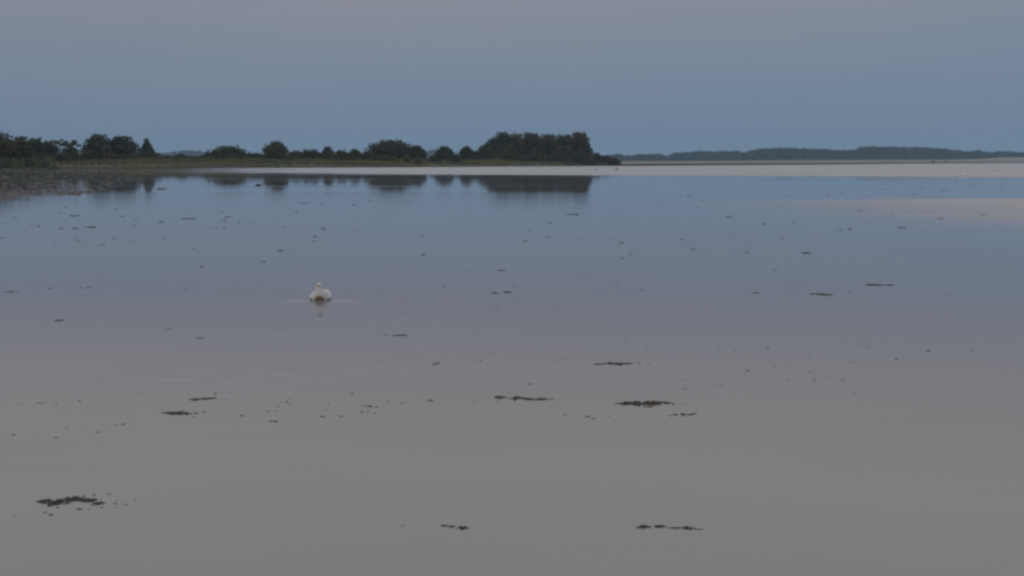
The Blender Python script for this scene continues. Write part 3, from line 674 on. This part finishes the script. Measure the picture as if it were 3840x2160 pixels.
# name used to refer to it, label, lobes
BIG = [
 ('the long black raft', 'long ragged black seaweed raft, lowest left, nearest the camera', [(168, 1880, 70, 4, 1.5), (215, 1885, 110, 4, 1.3), (275, 1873, 110, 4, 1.6), (335, 1877, 90, 3, 1.3), (368, 1888, 55, 4, 1.4, 0, None, (1, 3))]),
 ('the rusty raft', 'thick seaweed raft with an orange-brown right part, right of centre', [(2350, 1514, 90, 3, 1.5), (2385, 1512, 90, 4, 1.5), (2430, 1514, 90, 4, 1.8, 0, (-.1, 1), (0, 1)), (2460, 1512, 80, 4, 1.8, 0, (-1, .6), (0, 1)), (2500, 1511, 40, 4, 2.0)]),
 ('the thin olive raft', 'thin olive seaweed raft with a rusty right end, centre of the near water', [(1875, 1490, 60, 4, 1.2), (1940, 1493, 70, 4, 1.6, 0, None, (1, 0)), (1985, 1497, 60, 3, 1.2), (2030, 1497, 60, 4, 1.2, 0, (-.5, .8), (1, 1)), (2070, 1498, 28, 2, 1)]),
 ('the slim grey-green raft', 'slim grey-green seaweed raft, highest of the long rafts right of centre', [(2245, 1366, 45, 3, .9), (2290, 1363, 60, 3, 1.2), (2318, 1365, 60, 4, 1.5, 0, None, (1, 0)), (2355, 1364, 50, 3, 1.2, 0, None, (1, 0))]),
 ('the heavy-ended black clump', 'black seaweed clump with a heavy left end, upper of two stacked clumps', [(735, 1498, 50, 4, 1.6), (765, 1496, 55, 4, 1.1), (795, 1494, 50, 3, 1.1), (715, 1497, 30, 2, .8)]),
 ('the bluish black mat', 'bluish black flat seaweed mat, lower of two stacked clumps', [(640, 1549, 70, 3, 1.1), (668, 1549, 80, 4, 1.5), (700, 1552, 60, 3, 1.0), (736, 1550, 24, 3, .9)]),
 ('the knobbly brown chain', 'knobbly brown seaweed chain, just below the right end of the rusty raft', [(2535, 1555, 26, 4, 1.5, 0, None, (1, 3)), (2562, 1555, 32, 4, 1.8, 0, None, (3, 1)), (2588, 1556, 22, 3, 1.3, 0, None, (3, 1)), (2603, 1552, 24, 4, 1.4, 0, None, (3, 0)), (2515, 1559, 22, 1, 1)]),
 ('the three-knot line', 'short black three-knot line of seaweed, bottom centre', [(1667, 1972, 30, 4, 1.2, 0, None, (3, 0)), (1695, 1975, 28, 4, 1.4), (1735, 1980, 55, 4, 1.1)]),
 ('the long three-lobed line', 'long thin three-lobed line of seaweed, bottom right of centre', [(2412, 1977, 62, 4, 1.1), (2475, 1975, 56, 4, 1.2), (2530, 1980, 60, 2, .7), (2578, 1982, 62, 4, 1.0), (2620, 1985, 40, 1, .8)]),
 ('the flat black streak', 'flat black streak of seaweed right of and below the white bird', [(1490, 1258, 40, 3, .9), (1513, 1257, 40, 4, 1.2), (1450, 1257, 26, 1, .7)]),
 ('the tapering brown streak', 'long brown streak of seaweed tapering off to its left, right part of water', [(3112, 1106, 40, 4, 1.0, 0, None, (3, 1)), (3085, 1104, 50, 3, .9, 0, None, (3, 1)), (3055, 1102, 50, 2, .6, 0, None, (1, 3))]),
 ('the straight dark streak', 'long straight dark streak of seaweed, longest on the upper right water', [(3270, 1068, 55, 3, .8), (3298, 1069, 45, 4, 1.2), (3340, 1069, 40, 3, .8, 0, None, (0, 3))]),
 ('the brown oval clump', 'plump brown oval clump of seaweed alone on the blue water', [(3025, 949, 34, 4, 2.2, 0, None, (3, 3)), (3025, 949, 26, 4, 2.2, 0, None, (3, 3))]),
 ('the black lens', 'black lens-shaped seaweed clump, left, level below the white bird', [(227, 1201, 36, 4, 1.1), (220, 1202, 44, 2, .6)]),
 ('the left edge bar', 'short dark bar of seaweed close to the left picture edge', [(20, 1094, 20, 3, 1), (42, 1094, 28, 4, .9), (66, 1094, 20, 3, .8)]),
 ('the brown double clump', 'small brown double clump of seaweed above the heavy-ended black clump', [(742, 1267, 16, 3, 1.2, 0, None, (3, 1)), (758, 1268, 22, 4, 1.2, 0, None, (3, 1))]),
 ('the twin black knots', 'twin black knots of seaweed right of the bluish black mat', [(1016, 1580, 18, 3, 1.2), (1035, 1581, 20, 4, 1.3)]),
 ('the frayed middle clump', 'frayed grey clump of seaweed left of the thin olive raft', [(1388, 1524, 28, 4, 1.5), (1370, 1523, 34, 2, .8), (1412, 1525, 30, 1, .8)]),
 ('the bent grey clump', 'bent grey clump of seaweed between flat black streak and thin olive raft', [(1642, 1364, 28, 3, 1.2), (1625, 1369, 18, 3, 1.1), (1632, 1362, 26, 2, .8)]),
 ('the reddish far bar', 'reddish dark bar of weed on the far left blue water', [(275, 809, 32, 4, 1.0, 0, None, (3, 0)), (292, 808, 24, 2, .6, 0, None, (3, 0))]),
 ('the reddish blurred bar', 'lower reddish bar of weed on the far left blue water', [(345, 852, 34, 4, .9, 0, None, (3, 0)), (340, 852, 44, 2, .6)]),
 ('the olive far bar', 'olive bar of weed under the reflection of the wood', [(2155, 804, 34, 4, 1.0, 0, None, (3, 1)), (2140, 804, 30, 2, .6)]),
 ('the paired dark bars', 'pair of joined dark bars of weed right of the white bird', [(1853, 1099, 36, 4, .8), (1902, 1096, 44, 3, .6)]),
]
rw = random.Random(21)
LAND = [('the white bird', 1203, 1122)]
for nm, lab, lobes in BIG:
    big = lobes[0][1] > 1300
    o = weed_obj('seaweed_raft', lobes, rw)
    tag(o, lab, 'seaweed', GR if big else 'seaweed streaks on the mid water')
    LAND.append((nm, sum(l[0] for l in lobes) / len(lobes), sum(l[1] for l in lobes) / len(lobes)))
LAND += [('the olive raft off the tip', 0, -9999)][:0]
LAND += [('the two bright swans', 3673, 700), ('the dark duck', 970, 700), ('the reflection of the wood', 2020, 760), ('the reflection of the great dome', 1470, 740)]

K = .37267
REG = {(0, 700): "155,322,60,1 200,330,30,0 38,370,80,0 310,380,90,0 390,396,70,1 430,436,30,0 615,421,80,1 755,421,100,1 1350,394,65,2 1360,330,50,1 1388,297,40,0 1150,292,60,0 1230,300,70,1 1165,225,80,1 1205,240,30,0 905,285,40,0 880,329,50,0 605,266,60,1 655,201,55,1 750,196,40,0 245,217,60,0 1640,139,40,0 1770,153,55,2 1605,185,30,0 1625,227,30,0 1900,240,60,0 1900,323,210,1 1625,357,90,1 1715,316,60,0 2165,241,50,0 2225,257,80,1 2335,257,40,0 2290,306,85,2 2260,343,80,2 2405,360,55,1 2545,364,50,1 2010,429,35,1 2260,420,70,1 2175,420,40,1 2100,411,70,0 2180,131,60,0 20,517,80,1 300,510,20,0 475,515,40,0 380,548,60,0 545,555,45,1 610,540,50,0 700,507,40,1 770,520,60,1 800,549,60,2 850,570,50,0 915,541,35,0 1145,523,70,1 1030,586,70,1 965,577,40,0 1330,550,50,1 1265,532,30,0 1500,532,60,0 1540,537,30,0 1655,520,60,1 1710,512,50,0 1760,537,40,0 1920,516,50,1 2245,500,40,1 2430,525,40,0 1945,624,50,1 1370,621,30,0 2035,805,90,2 1975,800,40,0 1930,806,30,0 1755,799,40,0 1535,804,55,0 990,890,50,0 910,895,30,0 10,797,40,0 375,1041,40,1 510,1022,70,1 820,1016,55,1 895,1013,70,1 790,1080,35,1 860,1087,30,0 910,1093,40,0 1248,1062,40,1 1570,1087,40,2 1635,1075,40,1 1860,1028,50,3 1785,1030,35,0 1940,1022,70,0 2403,1000,40,2 2420,1060,30,0 2500,1167,40,0 735,1346,30,0 520,1317,25,0 1395,1342,40,0 1695,1434,80,2 500,1145,25,0 140,1126,30,0 345,1120,30,0 610,1080,25,0 1610,28,110,2 2010,65,55,0 1560,68,40,0",
 (960, 700): "480,169,110,2 555,160,40,0 665,170,80,1 970,183,80,2 1015,170,30,0 900,200,30,0 290,203,45,1 340,221,40,0 490,224,25,0 415,241,35,1 410,260,75,2 1150,142,50,1 1535,150,40,1 1775,152,40,0 1965,122,50,1 2118,217,55,1 1210,237,30,0 1250,205,30,0 130,267,60,0 2320,333,40,1 1980,329,60,0 50,413,40,0 60,452,80,0 185,402,40,0 275,409,55,1 325,430,40,0 675,412,70,1 675,432,80,1 790,466,50,2 1000,450,100,0 590,503,70,1 583,551,60,3 1590,490,50,0 1670,503,80,2 1685,484,60,0 1450,524,70,0 240,643,100,2 380,678,45,2 75,756,100,1 1685,683,90,3 1560,790,50,0 2475,843,80,3 2095,854,50,1 2040,863,30,0 2330,855,30,0 1665,888,40,0 1250,930,50,0 1890,1008,55,1 2010,1025,40,1 1885,1040,30,0 2270,1055,30,0 1500,1128,40,0 1480,1155,45,1 1525,1161,35,1 1250,1060,30,0 345,1088,30,1 950,1091,30,1 195,1167,35,1 50,960,35,0 1785,1210,30,0 1940,1216,30,0 2425,1235,45,1 1467,1272,35,2 2425,1310,45,0",
 (1920, 700): "540,291,35,0 385,364,70,3 310,296,40,0 170,449,50,1 370,506,70,1 235,529,30,1 137,550,90,1 300,557,50,0 480,547,70,0 710,527,45,1 740,467,30,0 815,507,35,0 1025,535,50,1 1100,564,75,1 1130,546,50,0 1475,493,45,1 1710,532,80,2 1840,549,40,0 1125,109,40,1 1105,174,35,0 1480,161,55,1 1210,50,40,0 1290,60,110,0 1690,98,60,1 1790,98,100,1 1925,135,60,1 2090,136,45,0 2190,307,95,2 1920,344,40,0 1415,300,30,0 2390,262,50,0 2530,375,80,1 2420,393,60,0 2340,396,35,0 2500,474,60,0 2165,497,40,2 2237,497,35,1 1830,631,90,2 1195,683,70,1 1100,719,70,1 830,760,30,0 948,773,35,2 2368,664,65,3 2258,685,45,1 1955,690,35,0 2245,582,25,0 2385,606,50,0 1610,747,50,0 1820,728,35,0 658,908,40,1 742,908,40,1 15,996,50,2 105,980,40,0 1052,996,40,3 900,1040,38,2 1300,1043,60,2 1150,1033,40,0 1275,957,40,0 148,1076,30,1 868,1107,30,0 40,1138,40,2 1855,1138,35,0 2455,1069,80,3 2405,1069,40,1 300,1228,40,1 425,1223,38,1 165,1270,25,0 405,1266,20,0 300,1394,35,2 205,1358,25,0 625,1440,35,1 75,1322,30,0 160,1322,35,0 500,1413,25,0 600,1120,30,0",
 (2880, 620): "450,112,90,2 910,112,80,1 500,165,45,1 220,148,50,0 65,216,40,0 1185,242,50,2 1210,279,30,0 1550,232,50,1 1490,240,20,0 1770,252,50,3 1470,295,70,2 1890,160,45,1 2045,199,60,1 2350,216,80,2 2490,256,60,0 725,280,45,1 600,302,75,1 225,306,40,1 400,321,60,0 1170,408,45,0 915,457,90,2 1238,508,55,1 1735,538,80,3 2150,497,100,1 855,540,35,0 260,567,55,1 95,593,40,0 1350,628,130,1 825,641,80,1 730,648,55,1 1805,640,45,0 1010,708,40,1 1840,710,40,0 1535,771,50,0 160,735,50,1 70,1046,65,1 1060,972,25,0 1390,1048,25,0 265,1197,40,1 172,1210,30,1 225,1212,20,0 355,1207,25,0 410,1222,30,0 655,1250,30,0 80,1257,30,0 265,1266,20,0 220,1308,40,1 1195,1232,40,0 818,1273,50,3 1770,1314,50,1 1830,1314,30,1 1370,1275,30,0 1870,1020,40,0",
 (0, 1160): "565,941,50,2 800,920,45,3 420,945,140,0 215,957,55,0 25,945,50,0 2162,852,42,3 2050,1032,50,3 1955,1085,50,2 2185,1048,35,0 2275,905,30,1 2435,1070,50,3 2525,1025,30,0 1910,968,25,0 1205,950,35,0 1665,835,45,0 1395,842,45,0 1232,1158,50,3 1305,1150,45,0 1160,1164,40,1 1115,1168,30,0 1055,1172,40,0 990,1237,70,1 137,1265,50,3 565,1291,70,2 670,1193,60,0 2240,912,60,0",
 (960, 1160): "1512,290,35,1 1285,215,30,1 1225,219,40,0 1915,540,30,0 2265,522,40,3 2250,267,50,1 2365,443,30,1 2420,545,45,0 2515,421,30,0 1242,516,35,0 1360,525,25,0 965,849,75,1 335,905,30,1 315,932,45,3 265,940,50,1 345,957,35,2 218,978,45,2 118,1027,40,2 205,1025,40,1 70,1045,40,0 500,1162,30,0 730,961,35,1 705,1000,30,0 670,1080,120,1 855,1076,65,2 1062,1032,45,3 1135,1030,50,1 1195,1048,45,2 1338,926,40,1 1475,944,50,1 1755,918,70,3 2205,936,40,1 2432,920,40,1",
 (1920, 1160): "625,207,38,1 95,260,40,1 175,252,70,0 1135,330,45,2 1215,325,45,0 1347,386,40,1 1460,474,40,1 1425,487,30,0 1545,516,25,0 150,414,25,0 530,487,38,1 675,505,40,1 488,507,25,0 213,553,25,0 1280,542,42,3 1380,558,35,2 186,753,45,3 480,912,50,0 773,718,30,0 1720,711,25,1 1770,725,35,1 1885,753,30,0 2055,758,35,1 2120,764,45,1 1745,806,60,1 1910,877,25,0 2365,618,60,4 2085,402,45,1 2250,417,40,1 2190,456,25,0 2140,495,30,0 1625,957,60,3 1690,950,35,1 1745,965,30,0 535,1063,50,2 575,1090,30,0 762,1080,60,3 820,1100,55,3 980,1080,35,1 125,1150,30,0 2575,395,35,3",
 (2880, 1160): "997,384,55,2 1610,419,70,4 1292,503,50,3 1180,505,35,1 857,536,38,2 405,485,45,1 73,571,45,1 200,575,30,0 428,630,40,1 590,678,35,1 467,708,50,3 750,709,55,2 200,708,60,0 2010,389,30,0 2045,417,50,1 870,855,80,0 625,220,25,0 200,423,25,0",
 (0, 1440): "945,1117,75,2 1090,1107,80,2 1155,1205,65,2 1180,1175,80,0 1280,1215,110,0 1360,1167,45,1 580,1245,60,2 455,1293,80,1 512,1318,55,3 800,1262,75,3 900,1260,60,0 1025,1243,50,1 1155,1247,70,0 150,1325,70,0 4060,1429,80,0"}
items = []
for (x0, y0), s in REG.items():
    for q in s.split():
        a, b_, w, tn = map(int, q.split(',')); items.append((x0 + a * K, y0 + b_ * K, w * K * .86, tn))
items.sort(key=lambda q: -(q[2] * (q[3] + 1.0) ** 1.3))
single, rest = items[:270], items[270:]
# each scrap is told apart by its darkness and form and by the landmark it lies nearest to
def word(w, tn):
    form = 'speck' if w < 14 else ('scrap' if w < 22 else ('streak' if w < 34 else 'long streak'))
    tone = {0: 'faint', 1: 'pale grey', 2: 'grey', 3: 'black', 4: 'bold black'}[tn]
    return tone, form
buckets = {}
for it in single:
    x, y, w, tn = it
    def dd(l): return math.hypot((x - l[1]) * .6, (y - l[2]) * 1.6)
    l = min(LAND, key=dd)
    side = ('left of' if x < l[1] else 'right of') if abs(x - l[1]) * .6 > abs(y - l[2]) * 1.6 else ('beyond' if y < l[2] else 'in front of')
    buckets.setdefault((word(w, tn), side, l[0]), []).append((dd(l), it))
ORD = ['nearest', 'second nearest', 'third nearest', 'fourth nearest', 'fifth nearest', 'sixth nearest', 'seventh nearest', 'eighth nearest', 'ninth nearest', 'tenth nearest', 'eleventh nearest', 'twelfth nearest']
for ((tone, form), side, ln), lst in buckets.items():
    lst.sort(key=lambda q: q[0])
    for k, (d_, (x, y, w, tn)) in enumerate(lst):
        o = weed_obj('seaweed_scrap', [(x, y, max(w, 9), tn, 1.1 if y > 1250 else .8, 0, None, (0, 1) if y > 1000 else (1, 3))], rw)
        if len(lst) == 1: lab = f'{tone} seaweed {form} floating {side} {ln}'
        elif len(lst) == 2: lab = f'{"nearer" if k == 0 else "farther"} of two {tone} seaweed {form}s {side} {ln}'
        else: lab = f'{ORD[min(k, 11)]} {tone} seaweed {form} {side} {ln}'
        tag(o, lab, 'seaweed', 'seaweed scraps dotted over the water')
V = []; Fc = []; mi = []
for (x, y, w, tn) in rest:
    p, v, f, m = weed(x, y, max(w, 8), tn, rw, .8, 0, None, (1, 3)); i0 = len(V)
    V += [(a + p.x, b_ + p.y, c) for a, b_, c in v]; Fc += [tuple(i + i0 for i in q) for q in f]; mi += m
o = mesh_obj('seaweed_bits', V, Fc, [M[x] for x in WM], mi=mi)
tag(o, 'faintest tiny bits of seaweed scattered between the larger scraps', 'seaweed', kind='stuff')

# dense floating weed and mud flat in the left shallows
V = []; Fc = []
def add_patch(px, py, w, h):
    p = on_water(px, py); ww = w / F_PX * p.y
    v, f = lump(p.x, p.y, ww / 2, ww * rw.uniform(.5, 1.1), h, 6, .35, rw)
    n = len(V); V.extend(v); Fc.extend([tuple(i + n for i in q) for q in f])
for k in range(1250):
    py = 641 + 92 * rw.random() ** 1.15; fr = (py - 641) / 92
    xmax = interp(py, [(641, 560), (655, 600), (662, 560), (700, 430), (728, 330), (734, 120), (770, 40)])
    px = -40 + (xmax + 40) * rw.random() ** .9
    if 652 < py < 657 and rw.random() < .8: continue
    if 666 < py < 671 and rw.random() < .7: continue
    if rw.random() < .25 * (px / 560) + .1: continue
    add_patch(px, py, rw.uniform(5, 20), rw.uniform(.008, .028) * (.6 + .8 * fr))
for k in range(60):
    add_patch(rw.gauss(30, 45), rw.uniform(725, 752), rw.uniform(8, 22), rw.uniform(.015, .03))
for (x0, x1, y) in [(170, 245, 721), (215, 330, 722), (255, 300, 729), (275, 330, 719), (120, 160, 729), (75, 105, 730), (540, 575, 706), (585, 620, 709), (225, 240, 730)]:
    for k in range(int((x1 - x0) / 3)):
        add_patch(rw.uniform(x0, x1), y + rw.gauss(0, 1.2), rw.uniform(6, 14), rw.uniform(.03, .06))
M['mat_weed'] = noise_mat('mat_weed', [(.030, .024, .018), (.062, .050, .038), (.11, .09, .07)], .35, rough=.5, stretch=(.25, 1, 1), spec=.5)
o = mesh_obj('floating_weed', V, Fc, M['mat_weed'])
tag(o, 'dense brown mat of floating weed filling the shallows at the left shore', 'seaweed', kind='stuff')

# ---------------------------------------------------------------- evening haze: one closed box of thin air
hz_m = bpy.data.materials.new('haze_air'); hz_m.use_nodes = True; t2 = hz_m.node_tree; t2.nodes.clear()
ho = t2.nodes.new('ShaderNodeOutputMaterial'); pv = t2.nodes.new('ShaderNodeVolumePrincipled')
pv.inputs['Color'].default_value = (.50, .76, 1.0, 1); pv.inputs['Density'].default_value = .00018; pv.inputs['Anisotropy'].default_value = 0.0
t2.links.new(pv.outputs[0], ho.inputs['Volume'])
hzo = mesh_obj('haze', *box(-4100, 4100, -300, 4500, -1.3, 90), hz_m)
tag(hzo, kind='stuff')
